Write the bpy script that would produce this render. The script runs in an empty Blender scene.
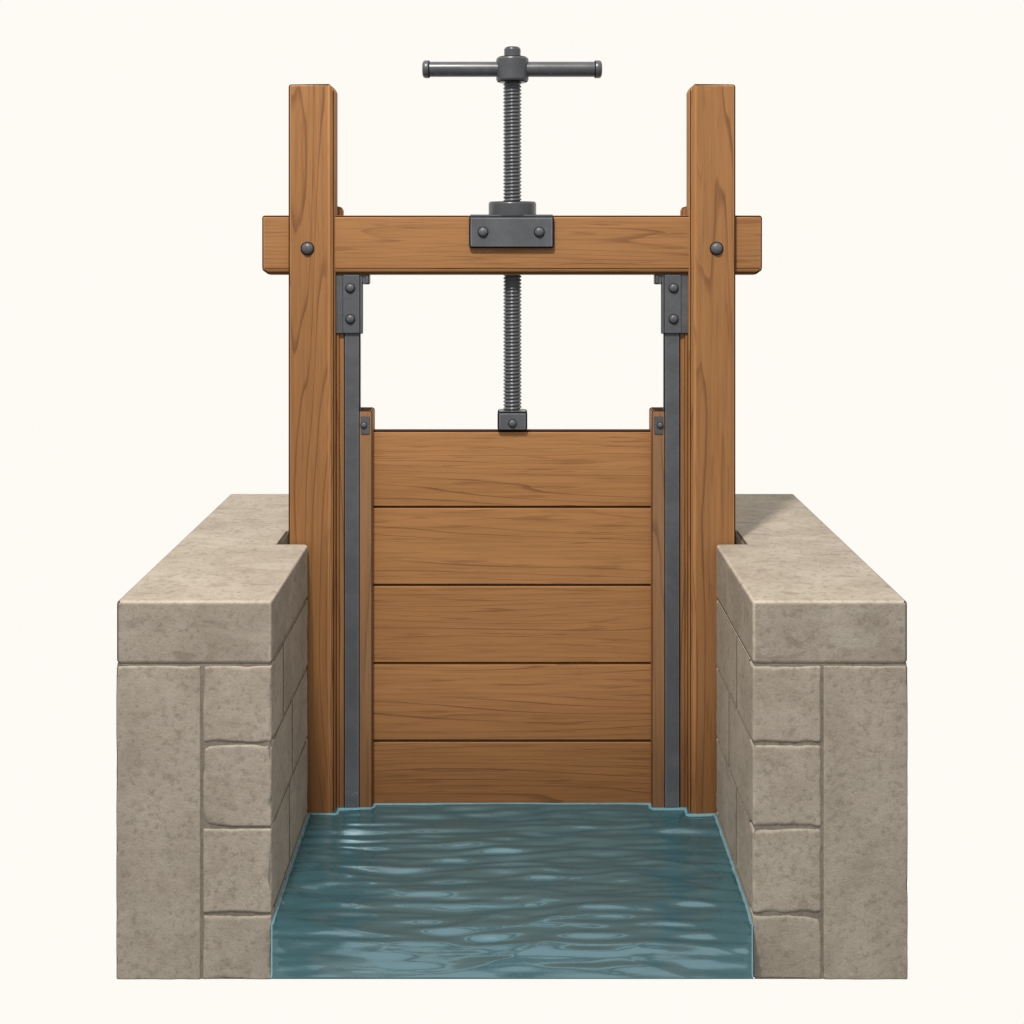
import bpy, bmesh, math, random
from mathutils import Vector, Matrix, noise

random.seed(7)
scene = bpy.context.scene
COL = scene.collection

# ------------------------------------------------------------------ camera numbers
CAM_D, CAM_Z, F = 4.0, 2.503, 1200.0       # metres in front of the stone fronts, eye height, focal length (px of 1024)
HOR = 228.0                                # row of the horizon


def S(y):
    return F / (CAM_D + y)


def X(px, y):
    return (px - 512.0) / S(y)


def Z(py, y):
    return CAM_Z - (py - HOR) / S(y)


# ------------------------------------------------------------------ node helpers
class NT:
    def __init__(self, name):
        self.mat = bpy.data.materials.new(name)
        self.mat.use_nodes = True
        self.t = self.mat.node_tree
        self.t.nodes.clear()
        self.out = self.n('ShaderNodeOutputMaterial')
        self.bsdf = self.n('ShaderNodeBsdfPrincipled')
        self.l(self.bsdf.outputs[0], self.out.inputs['Surface'])

    def n(self, typ, **kw):
        nd = self.t.nodes.new(typ)
        for k, v in kw.items():
            setattr(nd, k, v)
        return nd

    def l(self, a, b):
        self.t.links.new(a, b)

    def put(self, sock, v):
        if isinstance(v, bpy.types.NodeSocket):
            self.l(v, sock)
        else:
            sock.default_value = v

    def math(self, op, a, b=0.0, c=0.0, clamp=False):
        m = self.n('ShaderNodeMath', operation=op, use_clamp=clamp)
        self.put(m.inputs[0], a)
        self.put(m.inputs[1], b)
        self.put(m.inputs[2], c)
        return m.outputs[0]

    def vmath(self, op, a, b):
        m = self.n('ShaderNodeVectorMath', operation=op)
        self.put(m.inputs[0], a)
        self.put(m.inputs[1], b)
        return m.outputs[0]

    def noise(self, vec, scale, detail=2.0, rough=0.5, dist=0.0):
        m = self.n('ShaderNodeTexNoise')
        self.l(vec, m.inputs['Vector'])
        m.inputs['Scale'].default_value = scale
        m.inputs['Detail'].default_value = detail
        m.inputs['Roughness'].default_value = rough
        m.inputs['Distortion'].default_value = dist
        return m.outputs['Fac']

    def smooth(self, v, lo, hi, a=0.0, b=1.0):
        m = self.n('ShaderNodeMapRange', interpolation_type='SMOOTHSTEP')
        self.put(m.inputs['Value'], v)
        m.inputs['From Min'].default_value = lo
        m.inputs['From Max'].default_value = hi
        m.inputs['To Min'].default_value = a
        m.inputs['To Max'].default_value = b
        return m.outputs['Result']

    def mix(self, fac, a, b, mode='MIX'):
        m = self.n('ShaderNodeMix', data_type='RGBA', blend_type=mode)
        self.put(m.inputs[0], fac)
        for s, v in ((m.inputs[6], a), (m.inputs[7], b)):
            if isinstance(v, bpy.types.NodeSocket):
                self.l(v, s)
            else:
                s.default_value = (*v, 1.0)
        return m.outputs[2]

    def bump(self, h, strength, dist):
        m = self.n('ShaderNodeBump')
        m.inputs['Strength'].default_value = strength
        m.inputs['Distance'].default_value = dist
        self.l(h, m.inputs['Height'])
        self.l(m.outputs[0], self.bsdf.inputs['Normal'])

    def finish(self, color, rough=0.6, spec=0.3, metal=0.0):
        self.put(self.bsdf.inputs['Base Color'], color if isinstance(color, bpy.types.NodeSocket) else (*color, 1.0))
        self.put(self.bsdf.inputs['Roughness'], rough)
        self.bsdf.inputs['Specular IOR Level'].default_value = spec
        self.bsdf.inputs['Metallic'].default_value = metal
        return self.mat

    def coords(self):
        """object coordinates, thrown apart for each loose piece and each object"""
        tc = self.n('ShaderNodeTexCoord').outputs['Object']
        isl = self.n('ShaderNodeNewGeometry').outputs['Random Per Island']
        rnd = self.n('ShaderNodeObjectInfo').outputs['Random']
        s = self.math('ADD', self.math('MULTIPLY', isl, 37.0), self.math('MULTIPLY', rnd, 23.0))
        off = self.n('ShaderNodeCombineXYZ')
        self.l(s, off.inputs[0])
        self.l(self.math('MULTIPLY', s, 1.7), off.inputs[1])
        self.l(self.math('MULTIPLY', s, 0.6), off.inputs[2])
        return self.vmath('ADD', tc, off.outputs[0]), isl


def wood(name, axis, tone=1.0, figure=9.0, grey=0.0, lines=30.0):
    t = NT(name)
    p, isl = t.coords()
    long_s = {'x': (0.075, 1, 1), 'z': (1, 1, 0.075)}[axis]
    fibre_s = {'x': (0.03, 1, 1), 'z': (1, 1, 0.03)}[axis]
    dash_s = {'x': (0.06, 1, 1), 'z': (1, 1, 0.06)}[axis]
    pl = t.vmath('MULTIPLY', p, long_s)
    pf = t.vmath('MULTIPLY', p, fibre_s)
    pd = t.vmath('MULTIPLY', p, dash_s)
    # growth rings: contour lines of a stretched noise
    n = t.noise(pl, 5.6, 1.2, 0.4, 0.1)
    w = t.noise(pd, 30.0, 2.0)
    sx = t.n('ShaderNodeSeparateXYZ')
    t.l(p, sx.inputs[0])
    cross = t.math('ADD', sx.outputs['Z' if axis == 'x' else 'X'], t.math('MULTIPLY', sx.outputs['Y'], 0.8))
    k = t.math('ADD', t.math('MULTIPLY', n, figure), t.math('MULTIPLY', w, 0.38))
    k = t.math('MULTIPLY_ADD', cross, lines, k)
    fr = t.math('FRACT', k)
    line = t.math('MULTIPLY', t.smooth(fr, 0.80, 0.955), t.smooth(fr, 0.965, 1.0, 1.0, 0.0))
    late = t.smooth(fr, 0.25, 0.95)
    breaks = t.smooth(t.noise(pd, 9.0, 2.0), 0.36, 0.60)
    line = t.math('MULTIPLY', line, breaks)
    fib = t.noise(pf, 95.0, 3.0, 0.6)
    dash = t.smooth(t.noise(pd, 62.0, 3.0, 0.55), 0.57, 0.70)
    big = t.noise(pl, 2.0, 2.0)
    base, light, dark = (0.272, 0.123, 0.042), (0.318, 0.151, 0.056), (0.105, 0.042, 0.015)
    base, light, dark = ([c * tone for c in v] for v in (base, light, dark))
    c = t.mix(t.smooth(big, 0.3, 0.7), base, light)
    c = t.mix(t.math('MULTIPLY', late, 0.10), c, [b * 0.72 for b in base])
    c = t.mix(t.smooth(fib, 0.35, 0.7, 0.0, 0.42), c, [b * 0.62 for b in base])
    c = t.mix(t.math('MULTIPLY', dash, 0.34), c, dark)
    c = t.mix(t.math('MULTIPLY', line, 0.66), c, dark)
    v = t.math('MULTIPLY_ADD', isl, 0.14, 0.93)
    vv = t.n('ShaderNodeCombineXYZ')
    for i in range(3):
        t.l(v, vv.inputs[i])
    c = t.mix(1.0, c, vv.outputs[0], 'MULTIPLY')
    if grey:
        g = t.smooth(t.noise(pd, 22.0, 2.0), 0.35, 0.6, 0.35, 1.0)
        c = t.mix(t.math('MULTIPLY', g, grey), c, (0.20, 0.165, 0.135))
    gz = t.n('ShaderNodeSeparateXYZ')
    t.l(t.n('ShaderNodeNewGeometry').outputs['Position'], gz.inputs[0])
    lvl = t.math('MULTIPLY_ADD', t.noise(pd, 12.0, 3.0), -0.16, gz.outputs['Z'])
    c = t.mix(t.smooth(lvl, 0.12, 0.70, 0.80, 0.0), c, (0.60, 0.53, 0.46), 'MULTIPLY')  # darker toward the water: damp plus channel shade painted into the timber colour
    h = t.math('SUBTRACT', t.math('MULTIPLY', fib, 0.5), t.math('ADD', t.math('MULTIPLY', line, 0.8), t.math('MULTIPLY', dash, 0.6)))
    t.bump(h, 0.35, 0.002)
    return t.finish(c, t.smooth(fib, 0.3, 0.7, 0.55, 0.72), 0.25)


def plain(name, color, rough=0.95, spec=0.03):
    t = NT(name)
    p, isl = t.coords()
    n = t.noise(p, 40.0, 3.0)
    return t.finish(t.mix(n, [c * 0.75 for c in color], [c * 1.25 for c in color]), rough, spec)


def iron(name, tone=1.0, spec=0.34, lo=0.32):
    t = NT(name)
    p, isl = t.coords()
    n = t.noise(p, 14.0, 5.0, 0.6)
    f = t.noise(p, 160.0, 3.0, 0.6)
    c = t.mix(t.smooth(n, 0.32, 0.68), [v * tone for v in (0.076, 0.080, 0.088)], [v * tone for v in (0.092, 0.097, 0.106)])
    c = t.mix(t.smooth(f, 0.52, 0.72, 0.0, 0.5), c, [v * tone for v in (0.058, 0.060, 0.064)])
    t.bump(t.math('ADD', f, t.math('MULTIPLY', n, 0.6)), 0.12, 0.001)
    return t.finish(c, t.smooth(n, 0.3, 0.7, lo, lo + 0.10), spec)


def stone(name, mul=1.0, streaks=False):
    t = NT(name)
    p, isl = t.coords()
    n1 = t.noise(p, 5.0, 6.0, 0.6, 0.3)
    n2 = t.noise(p, 42.0, 5.0, 0.65, 0.2)
    n3 = t.noise(p, 150.0, 3.0, 0.6)
    c = t.mix(t.smooth(n1, 0.3, 0.7), [v * mul for v in (0.305, 0.262, 0.208)], [v * mul for v in (0.382, 0.334, 0.272)])
    c = t.mix(t.smooth(n2, 0.51, 0.68, 0.0, 0.58), c, [v * mul for v in (0.200, 0.168, 0.133)])
    c = t.mix(t.smooth(n2, 0.44, 0.28, 0.0, 0.45), c, [v * mul for v in (0.430, 0.372, 0.314)])
    c = t.mix(t.smooth(n3, 0.50, 0.70, 0.0, 0.38), c, [v * mul for v in (0.190, 0.160, 0.130)])
    n4 = t.noise(p, 17.0, 4.0, 0.55, 0.5)
    c = t.mix(t.smooth(n4, 0.56, 0.66, 0.0, 0.30), c, [v * mul for v in (0.225, 0.185, 0.140)])
    if streaks:
        ps = t.vmath('MULTIPLY', p, (0.35, 1.0, 1.0))
        s1 = t.noise(ps, 16.0, 4.0, 0.55, 0.8)
        s2 = t.noise(ps, 7.0, 3.0, 0.5, 0.6)
        c = t.mix(t.smooth(s1, 0.56, 0.70, 0.0, 0.55), c, (0.205, 0.165, 0.128))
        c = t.mix(t.smooth(s2, 0.58, 0.66, 0.0, 0.35), c, (0.46, 0.41, 0.34))
    v = t.math('MULTIPLY_ADD', isl, 0.10, 0.95)
    vv = t.n('ShaderNodeCombineXYZ')
    for i in range(3):
        t.l(v, vv.inputs[i])
    c = t.mix(1.0, c, vv.outputs[0], 'MULTIPLY')
    h = t.math('ADD', t.math('MULTIPLY', n2, -1.0), t.math('MULTIPLY', n3, -0.35))
    t.bump(h, 0.40, 0.005)
    return t.finish(c, 0.85, 0.15)


def water_mat():
    t = NT('water')
    p = t.n('ShaderNodeTexCoord').outputs['Object']
    n = t.noise(t.vmath('MULTIPLY', p, (0.35, 1, 1)), 55.0, 2.0)
    t.bump(n, 0.12, 0.003)
    t.bsdf.inputs['Specular Tint'].default_value = (0.68, 0.90, 1.0, 1.0)
    t.bsdf.inputs['IOR'].default_value = 2.6
    return t.finish((0.030, 0.086, 0.104), 0.14, 0.5)


M = dict(
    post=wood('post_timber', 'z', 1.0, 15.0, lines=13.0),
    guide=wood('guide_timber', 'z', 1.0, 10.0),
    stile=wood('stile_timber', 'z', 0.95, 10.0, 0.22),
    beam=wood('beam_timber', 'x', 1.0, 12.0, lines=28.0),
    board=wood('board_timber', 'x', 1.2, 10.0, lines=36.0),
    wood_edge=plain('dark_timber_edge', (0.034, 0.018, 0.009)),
    post_highlight=wood('post_arris_highlight', 'z', 1.32, 13.0),  # edge highlights painted as lighter timber, likewise for beam and boards
    beam_highlight=wood('beam_arris_highlight', 'x', 1.32, 13.0),
    board_highlight=wood('board_arris_highlight', 'x', 1.75, 13.0),
    iron_highlight=iron('iron_edge_highlight', 1.5),  # edge highlight painted on the ironwork as a lighter tone
    iron=iron('iron'),
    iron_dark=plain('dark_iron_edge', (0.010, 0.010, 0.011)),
    iron_thread=iron('thread_iron', 0.9, 0.6, 0.25),
    iron_handle=iron('handle_iron', 0.66, 0.55, 0.27),
    cap=stone('capstone', 1.03, True),
    stone=stone('wall_stone', 1.07),
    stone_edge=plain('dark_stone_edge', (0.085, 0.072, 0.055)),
    stone_highlight=stone('stone_arris_highlight', 1.35),  # lighter stone, a highlight painted along the capstone arrises
    mortar=stone('mortar', 0.66),
    water=water_mat(),
    water_rim=plain('pale_waterline_strip', (0.12, 0.25, 0.30), 0.4, 0.4),  # pale strip coloured along the water's contact line
)


# ------------------------------------------------------------------ mesh helpers
def tag(o, label=None, cat=None, group=None, kind=None):
    for k, v in (('label', label), ('category', cat), ('group', group), ('kind', kind)):
        if v:
            o[k] = v
    return o


def thing(name, loc, label, cat, group=None):
    o = bpy.data.objects.new(name, None)
    o.location = loc
    COL.objects.link(o)
    return tag(o, label, cat, group)


def link(name, bm, mats, parent=None, smooth=False):
    bmesh.ops.recalc_face_normals(bm, faces=bm.faces)
    me = bpy.data.meshes.new(name)
    bm.to_mesh(me)
    bm.free()
    for m in mats:
        me.materials.append(M[m])
    if smooth:
        me.polygons.foreach_set('use_smooth', [True] * len(me.polygons))
    o = bpy.data.objects.new(name, me)
    COL.objects.link(o)
    if parent is not None:
        o.parent = parent
        root, off = parent, Vector((0, 0, 0))
        while root is not None:
            off = off + root.location
            root = root.parent
        o.location = (0, 0, 0)
        me.transform(Matrix.Translation(-off))
    return o


def bevel_all(bm, faces, width, seg=4, line=True, edges=None, clamp=True):
    """round every edge; the middle strip of each rounding is the dark outline (slot 1), the strips beside it a painted highlight (slot 2)"""
    before = set(bm.faces) - set(faces)
    if edges is None:
        edges = list({e for f in faces for e in f.edges})
    r = bmesh.ops.bevel(bm, geom=edges, offset=width, segments=seg, profile=0.5, affect='EDGES', clamp_overlap=clamp, material=-1)
    if line and seg >= 3:
        bm.normal_update()
        for f in r['faces']:
            a = sorted((abs(c) for c in f.normal), reverse=True)
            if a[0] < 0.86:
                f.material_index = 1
            elif a[0] < 0.985:
                f.material_index = 2  # painted highlight strip next to the dark outline


def add_box(bm, lo, hi, bev=0.0, seg=4, line=True):
    lo, hi = Vector(lo), Vector(hi)
    lo, hi = Vector(map(min, lo, hi)), Vector(map(max, lo, hi))
    r = bmesh.ops.create_cube(bm, size=1.0)
    for v in r['verts']:
        v.co = Vector(((lo[i] + hi[i]) / 2 + v.co[i] * (hi[i] - lo[i]) for i in range(3)))
    faces = list({f for v in r['verts'] for f in v.link_faces})
    if bev:
        bevel_all(bm, faces, bev, seg, line)


def add_prism(bm, poly, axis, a0, a1, bev=0.0, seg=4, line=True, pick=None):
    """poly: 2-D outline; axis: the extrusion axis (x: outline is y,z; y: x,z; z: x,y)"""
    def p3(q, a):
        return {'x': (a, q[0], q[1]), 'y': (q[0], a, q[1]), 'z': (q[0], q[1], a)}[axis]
    lo = [bm.verts.new(p3(q, a0)) for q in poly]
    hi = [bm.verts.new(p3(q, a1)) for q in poly]
    fs = [bm.faces.new(lo), bm.faces.new(hi[::-1])]
    n = len(poly)
    for i in range(n):
        fs.append(bm.faces.new((lo[i], hi[i], hi[(i + 1) % n], lo[(i + 1) % n])))
    bmesh.ops.recalc_face_normals(bm, faces=fs)
    if bev:
        bevel_all(bm, fs, bev, seg, line)


def add_lathe(bm, prof, centre, axis, n=40, dark=()):
    """prof: (radius, height along axis) pairs; dark: indices of profile spans that take slot 1"""
    c = Vector(centre)
    ax = {'x': Vector((1, 0, 0)), 'z': Vector((0, 0, 1)), '-y': Vector((0, -1, 0))}[axis]
    u = Vector((0, 1, 0)) if axis != '-y' else Vector((1, 0, 0))
    v = ax.cross(u)
    rings = []
    for r, h in prof:
        if r < 1e-6:
            rings.append([bm.verts.new(c + ax * h)])
        else:
            rings.append([bm.verts.new(c + ax * h + (u * math.cos(2 * math.pi * k / n) + v * math.sin(2 * math.pi * k / n)) * r) for k in range(n)])
    for i in range(len(rings) - 1):
        a, b = rings[i], rings[i + 1]
        for k in range(n):
            k2 = (k + 1) % n
            vs = [a[k % len(a)], a[k2 % len(a)], b[k2 % len(b)], b[k % len(b)]]
            vs = list(dict.fromkeys(vs))
            if len(vs) >= 3:
                f = bm.faces.new(vs)
                f.smooth = True
                if i in dark:
                    f.material_index = 1


def rivet(name, px, py, y, rpx, parent, high=0.55):
    """a domed head standing on the plane y, its foot ring dark"""
    r = rpx / S(y)
    bm = bmesh.new()
    prof = [(r * 1.0, -0.004), (r * 1.0, r * 0.10), (r * 0.86, r * 0.12)]
    for k in range(1, 9):
        a = k / 8 * math.pi / 2
        prof.append((r * 0.86 * math.cos(a) if k < 8 else 0.0, r * 0.12 + r * high * math.sin(a)))
    add_lathe(bm, prof, (X(px, y), y, Z(py, y)), '-y', 28, dark=(0, 1))
    return link(name, bm, ('iron', 'iron_dark', 'iron_highlight'), parent)


# ------------------------------------------------------------------ stone abutments
X_OUT, X_IN, X_NOTCH, X_JOINT = 396 / 300, 0.803, 0.920, 310.5 / 300
Y_NOTCH, Y_NOTCH_END, Y_BACK = 0.725, 0.93, 1.622
Z_TOP, Z_CAP = Z(601, 0), Z(665, 0)
JOINTS = [Z_CAP, Z(744, 0), Z(828, 0), Z(914.5, 0), -0.004]


def stone_block(bm, lo, hi, seed, cell=0.014, gap=0.0042, rmin=0.006, rvar=0.018, flush=(), inked=None):
    """one rough block: rounded by a radius that wanders along its edges"""
    lo = Vector([a + (0 if ('-' + 'xyz'[i]) in flush else gap) for i, a in enumerate(lo)])
    hi = Vector([a - (0 if ('+' + 'xyz'[i]) in flush else gap) for i, a in enumerate(hi)])
    pos = []
    for i in range(3):
        w = hi[i] - lo[i]
        near = [0.0, 0.0022, 0.0048, 0.008, 0.012, 0.017]
        m = max(2, int(math.ceil((w - 0.048) / cell)))
        pos.append([lo[i] + a for a in near] + [lo[i] + 0.024 + (w - 0.048) * k / m for k in range(m + 1)] + [hi[i] - a for a in near[::-1]])
    n = [len(q) - 1 for q in pos]
    cache = {}

    def vert(ijk):
        if ijk in cache:
            return cache[ijk]
        p = Vector([pos[i][ijk[i]] for i in range(3)])
        q = p * 9.0 + Vector((seed * 3.1, seed * 1.7, seed * 5.3))
        w = noise.fractal(q, 1.0, 2.0, 4)
        r = rmin + rvar * max(0.0, w + 0.25) ** 1.3
        if 0.03 < p.y < Y_NOTCH - 0.03 and abs(p.x) < X_IN + 0.02:
            r += (0.0042 - r) * min(1.0, (p.y - 0.03) / 0.03)      # sawn, tight joints inside the channel
        inner = Vector([min(max(p[i], lo[i] + r), hi[i] - r) for i in range(3)])
        d = p - inner
        if d.length > 1e-9:
            p = inner + d.normalized() * r
        cache[ijk] = bm.verts.new(p)
        return cache[ijk]

    for ax in range(3):
        a, b = [i for i in range(3) if i != ax]
        for side in (0, n[ax]):
            for i in range(n[a]):
                for j in range(n[b]):
                    vs = []
                    for di, dj in ((0, 0), (1, 0), (1, 1), (0, 1)):
                        k = [0, 0, 0]
                        k[ax], k[a], k[b] = side, i + di, j + dj
                        vs.append(vert(tuple(k)))
                    f = bm.faces.new(vs)
                    f.smooth = True
                    if inked is not None:
                        nv = f.normal if f.normal.length > 0.5 else (vs[1].co - vs[0].co).cross(vs[3].co - vs[0].co).normalized()
                        if max(abs(q) for q in nv) < 0.90 and inked(f.calc_center_median()):
                            f.material_index = 1


def abutment(sgn, label, splits, seed):
    root = thing('stone_abutment', (sgn * 1.06, 0.8, 0), label, 'stone wall', 'stone walls flanking the sluice')

    def bx(x0, x1):
        return (min(sgn * x0, sgn * x1), max(sgn * x0, sgn * x1))
    # masonry
    bm = bmesh.new()
    s = seed

    def blk(x0, x1, y0, y1, z0, z1, **kw):
        nonlocal s
        s += 1
        a, b = bx(x0, x1)
        fl = set()
        if y0 == 0:
            fl.add('-y')
        if y1 == Y_BACK:
            fl.add('+y')
        if z0 <= 0:
            fl.add('-z')
        if x1 == X_OUT:
            fl.add('+x' if sgn > 0 else '-x')
        if x0 == X_IN:
            fl.add('-x' if sgn > 0 else '+x')
        stone_block(bm, (a, y0, z0), (b, y1, z1), s, flush=fl, inked=lambda c: abs(c.x) > X_OUT - 0.008 or c.z < 0.003 or (abs(c.x) < X_IN + 0.006 and 0.055 < c.y < Y_NOTCH - 0.03), **kw)
    blk(X_JOINT, X_OUT, 0, Y_NOTCH, -0.004, Z_CAP, rmin=0.004, rvar=0.007)
    for k in range(4):
        z1, z0 = JOINTS[k], JOINTS[k + 1]
        blk(X_IN, X_JOINT, 0, splits[k], z0, z1)
        blk(X_IN, X_JOINT, splits[k], Y_NOTCH, z0, z1)
    blk(X_NOTCH, X_OUT, Y_NOTCH, Y_NOTCH_END, 0, Z_CAP)
    for k in (0, 2):
        blk(X_IN, X_OUT, Y_NOTCH_END, Y_BACK, JOINTS[k + 2], JOINTS[k])
    link('masonry', bm, ('stone', 'stone_edge'), root)
    bm = bmesh.new()
    g = 0.012
    poly = [(X_OUT - 0.003, 0.0045), (X_IN + 0.006, 0.0045), (X_IN + 0.011, 0.03), (X_IN + 0.011, Y_NOTCH - g), (X_NOTCH + g, Y_NOTCH - g), (X_NOTCH + g, Y_NOTCH_END + g),
            (X_IN + g, Y_NOTCH_END + g), (X_IN + g, Y_BACK - g), (X_OUT - 0.003, Y_BACK - 0.005)]
    add_prism(bm, [(sgn * a, b) for a, b in poly], 'z', -0.003, Z_CAP + 0.004)
    link('mortar', bm, ('mortar',), root)
    # capstone with its housing for the post
    bm = bmesh.new()
    poly = [(X_OUT, 0), (X_IN, 0), (X_IN, Y_NOTCH), (X_NOTCH, Y_NOTCH), (X_NOTCH, Y_NOTCH_END), (X_IN, Y_NOTCH_END), (X_IN, Y_BACK), (X_OUT, Y_BACK)]
    add_prism(bm, [(sgn * a, b) for a, b in poly], 'z', Z_CAP + 0.003, Z_TOP, 0.0125, 4)
    for f in bm.faces:
        c = f.calc_center_median()
        if f.material_index == 2:
            f.material_index = 0
        if f.material_index == 1 and not (abs(c.x) > X_OUT - 0.012 or c.y > Y_BACK - 0.012 or (Y_NOTCH - .02 < c.y < Y_NOTCH_END + .02 and abs(c.x) < X_NOTCH + .02)):
            f.material_index = 2 if c.z > Z_TOP - 0.02 or abs(c.y) < 0.02 else 0  # arris highlight painted on top and front edges
    link('capstone', bm, ('cap', 'stone_edge', 'stone_highlight'), root)
    return root


abutment(-1, 'grey stone wall with thick capstone left of the wooden gate, no shadow across its top', (0.215, 0.39, 0.33, 0.25), 3)
abutment(1, 'grey stone wall with thick capstone right of the wooden gate, post shadow across its top', (0.29, 0.444, 0.30, 0.38), 41)

# ------------------------------------------------------------------ the frame
Y_POST, Y_BEAM, Y_BRK, Y_RAIL, Y_GUIDE, Y_STILE, Y_PANEL = 0.734, 0.757, 0.770, 0.780, 0.790, 0.784, 0.820
Y_ROD = 0.845
FOOT = 0.02
frame = thing('timber_gantry', (0, Y_POST, 0), 'upright oak coloured timber frame of two posts and a crossbeam around the gate', 'gate frame')

for sgn in (-1, 1):
    def MX(px, y):
        """x of a column measured on the left half, mirrored for the right one"""
        return -sgn * X(px, y)

    # post: chamfered on its inner front arris
    bm = bmesh.new()
    xo, xi = MX(288.1, Y_POST), MX(334.6, Y_POST)
    ch = 0.020
    yb = 0.825
    poly = [(xo, Y_POST), (xi + sgn * ch, Y_POST), (xi, Y_POST + ch), (xi, yb), (xo, yb)]
    ztop = Z(84, Y_POST)
    lo = [bm.verts.new((a, b, FOOT)) for a, b in poly]
    hi = [bm.verts.new((a, b, ztop)) for a, b in poly]
    fs = [bm.faces.new(lo), bm.faces.new(hi[::-1])]
    for i in range(5):
        fs.append(bm.faces.new((lo[i], hi[i], hi[(i + 1) % 5], lo[(i + 1) % 5])))
    bmesh.ops.recalc_face_normals(bm, faces=fs)
    e = [e for e in bm.edges if all(v.co.z > ztop - 1e-5 and abs(v.co.x - xi) < 1e-5 for v in e.verts)]
    bmesh.ops.bevel(bm, geom=e, offset=0.022, segments=1, profile=0.5, affect='EDGES')
    bevel_all(bm, list(bm.faces), 0.0110, clamp=False)
    # the chamfer itself is sawn wood, only its arrises are dark
    bm.normal_update()
    for f in bm.faces:
        if f.material_index == 1 and min(e.calc_length() for e in f.edges) > 0.0090:
            f.material_index = 0
    post = link('post', bm, ('post', 'wood_edge', 'post_highlight'), frame)
    rivet('bolt', 307.5 if sgn < 0 else 716.5, 248.5, Y_POST, 6.8, post)

    # guide timber behind the iron rail, its top showing above the beam
    bm = bmesh.new()
    xa, xb = MX(334.6, Y_POST) - sgn * 0.0015, MX(352.0, Y_GUIDE)
    add_box(bm, (xa, Y_GUIDE, FOOT), (xb, 0.895, Z(270, Y_BEAM)), 0.006)
    xn0, xn1 = MX(330, 0.842), MX(342.2, 0.842)
    zt = Z(204.6, 0.842)
    add_prism(bm, [(xn0, 2.45), (xn1, 2.45), (xn1, zt - 0.022), (xn1 + sgn * 0.008, zt - 0.010), (xn0, zt)], 'y', 0.842, 0.892, 0.005)
    add_box(bm, (MX(336.6, Y_GUIDE), Y_GUIDE - 0.008, FOOT), (MX(339.6, Y_GUIDE), Y_GUIDE + 0.02, Z(276, Y_BEAM)), 0.003)
    link('guide_timber', bm, ('guide', 'wood_edge', 'guide'), frame)

    # iron rail
    bm = bmesh.new()
    add_box(bm, (MX(343.6, Y_RAIL), Y_RAIL, FOOT), (MX(360.0, Y_RAIL), Y_GUIDE + 0.03, Z(300, Y_RAIL)), 0.0085)
    link('guide_rail', bm, ('iron', 'iron_dark', 'iron_highlight'), frame)

    # bracket under the beam
    bm = bmesh.new()
    zb0, zb1 = Z(333.6, Y_BRK), Z(274.2, Y_BEAM)
    add_box(bm, (MX(335.2, Y_BRK), Y_BRK + 0.004, zb0), (MX(344.0, Y_BRK), Y_RAIL + 0.02, zb1), 0.004)
    add_box(bm, (MX(342.5, Y_BRK), Y_BRK, zb0), (MX(360.0, Y_BRK), Y_RAIL + 0.02, zb1), 0.005)
    add_box(bm, (MX(359.0, Y_BRK), Y_BRK + 0.006, zb0 - 0.002), (MX(362.4, Y_BRK), Y_RAIL + 0.02, zb1), 0.004)
    brk = link('bracket', bm, ('iron', 'iron_dark', 'iron_highlight'), frame)
    for py in (288, 319):
        rivet('rivet', 350.2 if sgn < 0 else 673.6, py, Y_BRK, 5.0, brk)
    bm = bmesh.new()
    xh0, xh1 = MX(358.0, Y_BRK), MX(369.0, Y_BRK)
    zh1, zh0 = Z(274.8, Y_BRK), Z(284.6, Y_BRK)
    xm = MX(361.0, Y_BRK)
    add_prism(bm, [(xh0, zh1), (xh1, zh1), (xh1, zh0), (xm + (xm - xh0) * 0.6, zh0), (xm, (zh0 + zh1) / 2), (xh0, zh1 - 0.012)], 'y',
              Y_BRK + 0.008, Y_BRK + 0.05, 0.004)
    add_box(bm, (MX(365.6, Y_BRK), Y_BRK + 0.002, Z(283.2, Y_BRK)), (MX(368.4, Y_BRK), Y_BRK + 0.012, Z(275.6, Y_BRK)), 0.002)
    link('hook', bm, ('iron', 'iron_dark', 'iron_highlight'), brk)

# crossbeam, halved into the posts
bm = bmesh.new()
xa, xb = X(261.6, Y_BEAM), X(762.6, Y_BEAM)
zt, zb = Z(215.4, Y_BEAM), Z(275.2, Y_BEAM)
c = 0.022
poly = [(xa, zt), (xb, zt), (xb, zb + c), (xb - c, zb), (xa + c, zb), (xa, zb + c)]
lo = [bm.verts.new((a, Y_BEAM, b)) for a, b in poly]
hi = [bm.verts.new((a, 0.925, b)) for a, b in poly]
fs = [bm.faces.new(lo), bm.faces.new(hi[::-1])]
for i in range(6):
    fs.append(bm.faces.new((lo[i], hi[i], hi[(i + 1) % 6], lo[(i + 1) % 6])))
bmesh.ops.recalc_face_normals(bm, faces=fs)
e = [e for e in bm.edges if all(abs(v.co.y - Y_BEAM) < 1e-6 and v.co.z < zb + 1e-5 for v in e.verts)]
bmesh.ops.bevel(bm, geom=e, offset=0.018, segments=1, profile=0.5, affect='EDGES')
bevel_all(bm, list(bm.faces), 0.0110, clamp=False)
bm.normal_update()
for f in bm.faces:
    if f.material_index == 1 and min(e.calc_length() for e in f.edges) > 0.0090:
        f.material_index = 0
link('crossbeam', bm, ('beam', 'wood_edge', 'beam_highlight'), frame)

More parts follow.
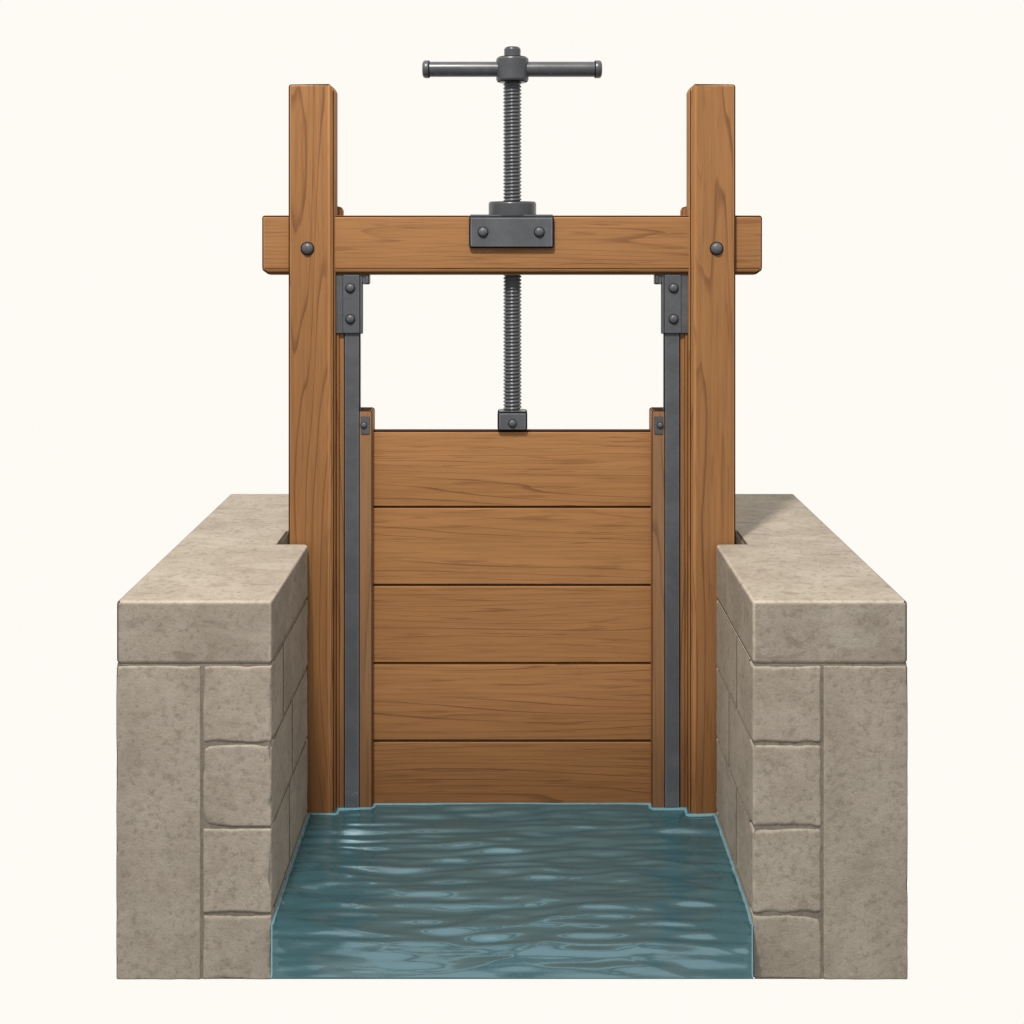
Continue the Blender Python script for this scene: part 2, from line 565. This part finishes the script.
# nut plate and the collar the screw runs through
Y_NUT = 0.735
bm = bmesh.new()
add_box(bm, (X(468.8, Y_NUT), Y_NUT, Z(248.2, Y_NUT)), (X(554.2, Y_NUT), Y_BEAM + 0.012, Z(215.8, Y_NUT)), 0.0115)
add_box(bm, (X(470, Y_NUT), Y_BEAM + 0.004, zt - 0.004), (X(553, Y_NUT), 0.922, zt + 0.0035), 0.001)  # flange added to keep the beam's orange bounce off the collar
nut = link('nut_plate', bm, ('iron', 'iron_dark', 'iron_highlight'), frame)
rivet('bolt', 483.0, 232.0, Y_NUT, 5.4, nut)
rivet('bolt', 539.3, 232.0, Y_NUT, 5.4, nut)
bm = bmesh.new()
rc = 23.8 / S(Y_ROD)
z0, z1 = Z(216, Y_BEAM), Z(201.6, Y_ROD)
add_lathe(bm, [(0.02, z0), (rc - 0.003, z0), (rc, z0 + 0.002), (rc, z0 + 0.004), (rc, z1 - 0.010), (rc, z1 - 0.008), (rc - 0.002, z1 - 0.004), (rc - 0.006, z1 - 0.001), (rc - 0.012, z1), (0.02, z1)],
          (X(512.4, Y_ROD), Y_ROD, 0), 'z', 56, dark=(6,))
link('screw_collar', bm, ('iron_handle', 'iron_dark', 'iron_highlight'), frame)

# ------------------------------------------------------------------ the sliding gate
gate = thing('sluice_gate', (0, Y_PANEL, 0), 'brown sliding gate of five wide horizontal boards standing in the water', 'sluice gate')
bm = bmesh.new()
rows = [431.2, 507.0, 585.0, 663.2, 740.8]
zz = [Z(r, Y_PANEL) for r in rows] + [FOOT]
for k in range(5):
    add_box(bm, (X(371.0, Y_PANEL), Y_PANEL, zz[k + 1] + (0.0008 if k < 4 else 0)), (X(653.0, Y_PANEL), 0.875, zz[k] - (0.0008 if k else 0)), 0.0075)
for f in bm.faces:
    if f.normal.z > 0.9 and f.calc_center_median().z > zz[0] - 0.01:
        f.material_index = 1                      # top edge of the uppermost board, darkened as an outline
link('board_panel', bm, ('board', 'wood_edge', 'board_highlight'), gate)
for sgn in (-1, 1):
    def MX(px, y):
        return -sgn * X(px, y)
    bm = bmesh.new()
    xa, xb = MX(353.0, Y_STILE), MX(372.2, Y_STILE)
    zt = Z(410.8, Y_STILE)
    ch = 0.012
    add_prism(bm, [(xa, FOOT), (xb, FOOT), (xb, zt - ch * .6), (xb + sgn * ch * .6, zt), (xa, zt)], 'y', Y_STILE, 0.885, 0.0075)
    for f in bm.faces:
        if f.normal.z > 0.9 and f.calc_center_median().z > zt - 0.005:
            f.material_index = 1
    stile = link('stile', bm, ('stile', 'wood_edge', 'stile'), gate)
    bm = bmesh.new()
    add_box(bm, (MX(361.0, Y_STILE), Y_STILE - 0.004, Z(434.0, Y_STILE)), (MX(369.6, Y_STILE), Y_STILE + 0.02, Z(416.4, Y_STILE)), 0.002)
    link('strap_plate', bm, ('iron', 'iron_dark', 'iron_highlight'), stile)
    rivet('rivet', 363.8 if sgn < 0 else 660.2, 425.2, Y_STILE - 0.004, 3.4, stile)
Y_LUG = 0.800
bm = bmesh.new()
add_box(bm, (X(497.4, Y_LUG), Y_LUG, Z(431.2, Y_LUG)), (X(527.4, Y_LUG), 0.885, Z(411.6, Y_LUG)), 0.0115)
lug = link('lifting_lug', bm, ('iron', 'iron_dark', 'iron_highlight'), gate)
rivet('bolt', 512.4, 423.4, Y_LUG, 4.3, lug)

# ------------------------------------------------------------------ lifting screw
spindle = thing('lifting_screw', (X(512.4, Y_ROD), Y_ROD, Z(411, Y_ROD)), 'dark iron threaded lifting screw with a T handle above the beam', 'lifting screw')
XC = X(512.4, Y_ROD)
bm = bmesh.new()
pitch, n = 0.0142, 40
r0, r1 = 7.7 / S(Y_ROD), 9.3 / S(Y_ROD)
za, zb = Z(412, Y_ROD), Z(74, Y_ROD)
per = 6
prof = [0.0, 0.55, 1.0, 1.0, 0.55, 0.0]
rows_n = int((zb - za) / pitch * per)
prev = None
for i in range(rows_n + 1):
    ring = []
    for k in range(n):
        ph = (i / per + 1.0 - k / n)
        fpart = ph - math.floor(ph)
        tri = 1 - abs(2 * fpart - 1)
        tri = 0.5 - 0.5 * math.cos(math.pi * tri)
        r = r0 + (r1 - r0) * tri
        a = 2 * math.pi * k / n
        ring.append(bm.verts.new((XC + r * math.cos(a), Y_ROD + r * math.sin(a), za + i * pitch / per)))
    if prev:
        for k in range(n):
            f = bm.faces.new((prev[k], prev[(k + 1) % n], ring[(k + 1) % n], ring[k]))
            f.smooth = True
    prev = ring
link('threaded_rod', bm, ('iron_thread',), spindle)
bm = bmesh.new()
rh = 16.2 / S(Y_ROD)
zb, zt = Z(82.4, Y_ROD), Z(57.2, Y_ROD)
add_lathe(bm, [(0.02, zb), (rh - 0.010, zb), (rh - 0.004, zb + 0.003), (rh, zb + 0.010), (rh, zb + 0.013), (rh, zt - 0.013), (rh, zt - 0.010), (rh - 0.003, zt - 0.004),
               (rh - 0.010, zt), (0.02, zt)], (XC, Y_ROD, 0), 'z', 48, dark=(1, 7))
hub = link('handle_hub', bm, ('iron_handle', 'iron_dark', 'iron_highlight'), spindle)
bm = bmesh.new()
rs = 8.3 / S(Y_ROD)
zt2 = Z(47.2, Y_ROD)
add_lathe(bm, [(rs, zt - 0.004), (rs, zt2 - 0.012), (rs, zt2 - 0.009), (rs - 0.003, zt2 - 0.004), (rs - 0.009, zt2), (0, zt2)], (XC, Y_ROD, 0), 'z', 40, dark=(3,))
link('screw_tip', bm, ('iron_handle', 'iron_dark', 'iron_highlight'), spindle)
bm = bmesh.new()
rb = 7.6 / S(Y_ROD)
zc = Z(69.3, Y_ROD)
add_lathe(bm, [(rb, X(428.5, Y_ROD)), (rb, X(596.0, Y_ROD))], (0, Y_ROD, zc), 'x', 36)
bar = link('handle_bar', bm, ('iron_handle', 'iron_dark', 'iron_highlight'), spindle)
for a, b in ((429.8, 422.4), (594.4, 602.0)):
    bm = bmesh.new()
    r = 8.9 / S(Y_ROD)
    xa, xb = X(a, Y_ROD), X(b, Y_ROD)
    d = 1 if xb > xa else -1
    add_lathe(bm, [(rb * .9, xa), (r - 0.003, xa), (r, xa + d * 0.004), (r, xb - d * 0.011), (r - 0.003, xb - d * 0.005), (r - 0.010, xb - d * 0.001), (r * .4, xb), (0, xb)],
              (0, Y_ROD, zc), 'x', 36, dark=(0, 1))
    link('end_cap', bm, ('iron_handle', 'iron_dark', 'iron_highlight'), bar)

# ------------------------------------------------------------------ water in the channel
WZ = 0.1865
RND = 0.008


def ripple(x, s):
    s = s + 0.02 * noise.noise(Vector((x * 2.2, s * 3.0, 4.4)))
    q = Vector((x * 1.7, s * 8.0, 3.7))
    w = noise.noise(Vector((x * 1.3, s * 2.2, 9.1))) * 0.9
    a = noise.noise(q + Vector((0, w * 1.5, 0)))
    a = 1.0 - abs(a) * 2.0
    b = noise.noise(Vector((x * 3.9 + 8, s * 26.0 + w * 1.5, 1.3)))
    c_ = noise.noise(Vector((x * 6.5 + 3, s * 40.0 + w, 6.3)))
    return 0.0085 * a + 0.0106 * b + 0.0052 * c_


POSTX0, POSTX1 = abs(X(288.7, Y_POST)), abs(X(336, Y_POST))


def edge_dist(x, y):
    """distance on the water plane to whatever it touches"""
    ax = abs(x)
    d = X_IN - ax if y < Y_NOTCH else 1.0
    if ax > POSTX1:
        d = min(d, Y_POST - y)
    elif ax > abs(X(372, Y_STILE)):
        d = min(d, Y_RAIL - y, math.hypot(max(0, POSTX1 - ax), max(0, Y_POST - y)))
    else:
        d = min(d, Y_PANEL - y, math.hypot(max(0, abs(X(372, Y_STILE)) - ax), max(0, Y_STILE - y)))
    return max(d, 0.0)


# the water slides out between the walls over a low sill and bends down into a lip
Y_BEND, Y_LIP, DROP = 0.12, -0.21, 0.052
bm = bmesh.new()
step = 0.0042
xs_n = int(2 * X_IN / step)
path = []
yb = Y_PANEL + 0.012
m = int((yb - Y_LIP) / step)
for i in range(m + 1):
    y = yb - (yb - Y_LIP) * i / m
    u = max(0.0, (Y_BEND - y) / (Y_BEND - Y_LIP))
    path.append((y, WZ - DROP * u * u, 1.0))
zl = WZ - DROP
for y, z in ((Y_LIP - 0.001, zl - 0.003), (Y_LIP + 0.006, zl - 0.006), (-0.16, zl - 0.008), (-0.10, 0.082), (-0.05, 0.050), (0.0, 0.008), (0.05, 0.004), (0.30, 0.0)):
    path.append((y, z, 0.0))
rows_v, prev = [], None
for (y, z, amp) in path:
    half = X_IN - 0.040 * max(0.0, min(1.0, -y / 0.20))
    row = []
    for j in range(xs_n + 1):
        x = -half + 2 * half * j / xs_n
        h = 0.0
        if amp:
            d = edge_dist(x, y) if y > 0 else half - abs(x)
            h = ripple(x, y) * min(1.0, 0.25 + d / 0.03) * (0.72 + 0.28 * max(0.0, min(1.0, (y + 0.05) / 0.25)))
            if y > 0:
                h += 0.0065 * math.exp(-d / 0.010) * min(1.0, y / 0.05)
            else:
                h *= min(1.0, 0.25 + (y - Y_LIP) / 0.11)
        row.append(bm.verts.new((x, y, z + h)))
    if prev:
        for j in range(xs_n):
            f = bm.faces.new((prev[j], prev[j + 1], row[j + 1], row[j]))
            f.smooth = amp > 0
            if amp and y <= 0.0 and half - abs(f.calc_center_median().x) < 0.0045:
                f.material_index = 1
            if amp and y > 0.0:
                c = f.calc_center_median()
                side = X_IN - abs(c.x) if c.y < Y_NOTCH else 1.0
                if side < 0.0065 or 0.0 < edge_dist(c.x, c.y) < 0.0095 and side > 0.012:
                    f.material_index = 1
    if y == Y_LIP - 0.001:
        for j in range(xs_n):
            e = bm.edges.get((prev[j], prev[j + 1]))
            if e:
                e.smooth = False
    prev = row
    rows_v.append((y, row))
for k in (0, -1):
    bm.faces.new([row[k] for y, row in rows_v if y <= 0.004])
me = bpy.data.meshes.new('water')
bmesh.ops.recalc_face_normals(bm, faces=bm.faces)
bm.to_mesh(me)
bm.free()
me.materials.append(M['water'])
me.materials.append(M['water_rim'])
w = bpy.data.objects.new('water', me)
COL.objects.link(w)
tag(w, 'rippled blue green water filling the channel below the gate', None, None, 'structure')

# ------------------------------------------------------------------ light
world = bpy.data.worlds.new('World')
scene.world = world
world.use_nodes = True
nt = world.node_tree
nt.nodes.clear()
out = nt.nodes.new('ShaderNodeOutputWorld')
bg = nt.nodes.new('ShaderNodeBackground')
tc = nt.nodes.new('ShaderNodeTexCoord')
sep = nt.nodes.new('ShaderNodeSeparateXYZ')
mr = nt.nodes.new('ShaderNodeMapRange')
mr.interpolation_type = 'SMOOTHSTEP'
mr.inputs['From Min'].default_value = 0.15
mr.inputs['From Max'].default_value = 0.60
mx = nt.nodes.new('ShaderNodeMix')
mx.data_type = 'RGBA'
up = nt.nodes.new('ShaderNodeMapRange')
up.interpolation_type = 'SMOOTHSTEP'
up.inputs['From Min'].default_value = -0.25
up.inputs['From Max'].default_value = 0.55
fill_surround = nt.nodes.new('ShaderNodeMix')  # unseen surround added for fill, brighter overhead to streak the ripples
fill_surround.data_type = 'RGBA'
fill_surround.inputs[6].default_value = (0.30, 0.30, 0.31, 1)
fill_surround.inputs[7].default_value = (0.92, 0.91, 0.90, 1)
nt.links.new(sep.outputs['Z'], up.inputs['Value'])
nt.links.new(up.outputs['Result'], fill_surround.inputs[0])
nt.links.new(fill_surround.outputs[2], mx.inputs[6])
mx.inputs[7].default_value = (0.991, 0.962, 0.913, 1)
nt.links.new(tc.outputs['Generated'], sep.inputs[0])
nt.links.new(sep.outputs['Y'], mr.inputs['Value'])
nt.links.new(mr.outputs['Result'], mx.inputs[0])
nt.links.new(mx.outputs[2], bg.inputs['Color'])
nt.links.new(bg.outputs[0], out.inputs['Surface'])

aim = Vector((0, 0.6, 1.2))
d = Vector((0.32, 1.0, -1.85)).normalized()
key = bpy.data.lights.new('key_lamp', 'AREA')
key.shape = 'DISK'
key.size = 0.6
key.energy = 530
key.color = (1.0, 0.96, 0.90)
ko = bpy.data.objects.new('key_lamp', key)
ko.location = aim - d * 7.0
ko.rotation_euler = d.to_track_quat('-Z', 'Y').to_euler()
COL.objects.link(ko)

# ------------------------------------------------------------------ camera
cam = bpy.data.cameras.new('camera')
cam.sensor_width = 36.0
cam.lens = 36.0 * F / 1024.0
cam.shift_y = -(512.0 - HOR) / 1024.0
cam.clip_end = 200.0
co = bpy.data.objects.new('camera', cam)
co.location = (0, -CAM_D, CAM_Z)
co.rotation_euler = (math.pi / 2, 0, 0)
COL.objects.link(co)
scene.camera = co

scene.view_settings.view_transform = 'Standard'
scene.view_settings.look = 'None'
scene.view_settings.exposure = 0.0
scene.view_settings.gamma = 1.0
scene.view_settings.use_curve_mapping = False
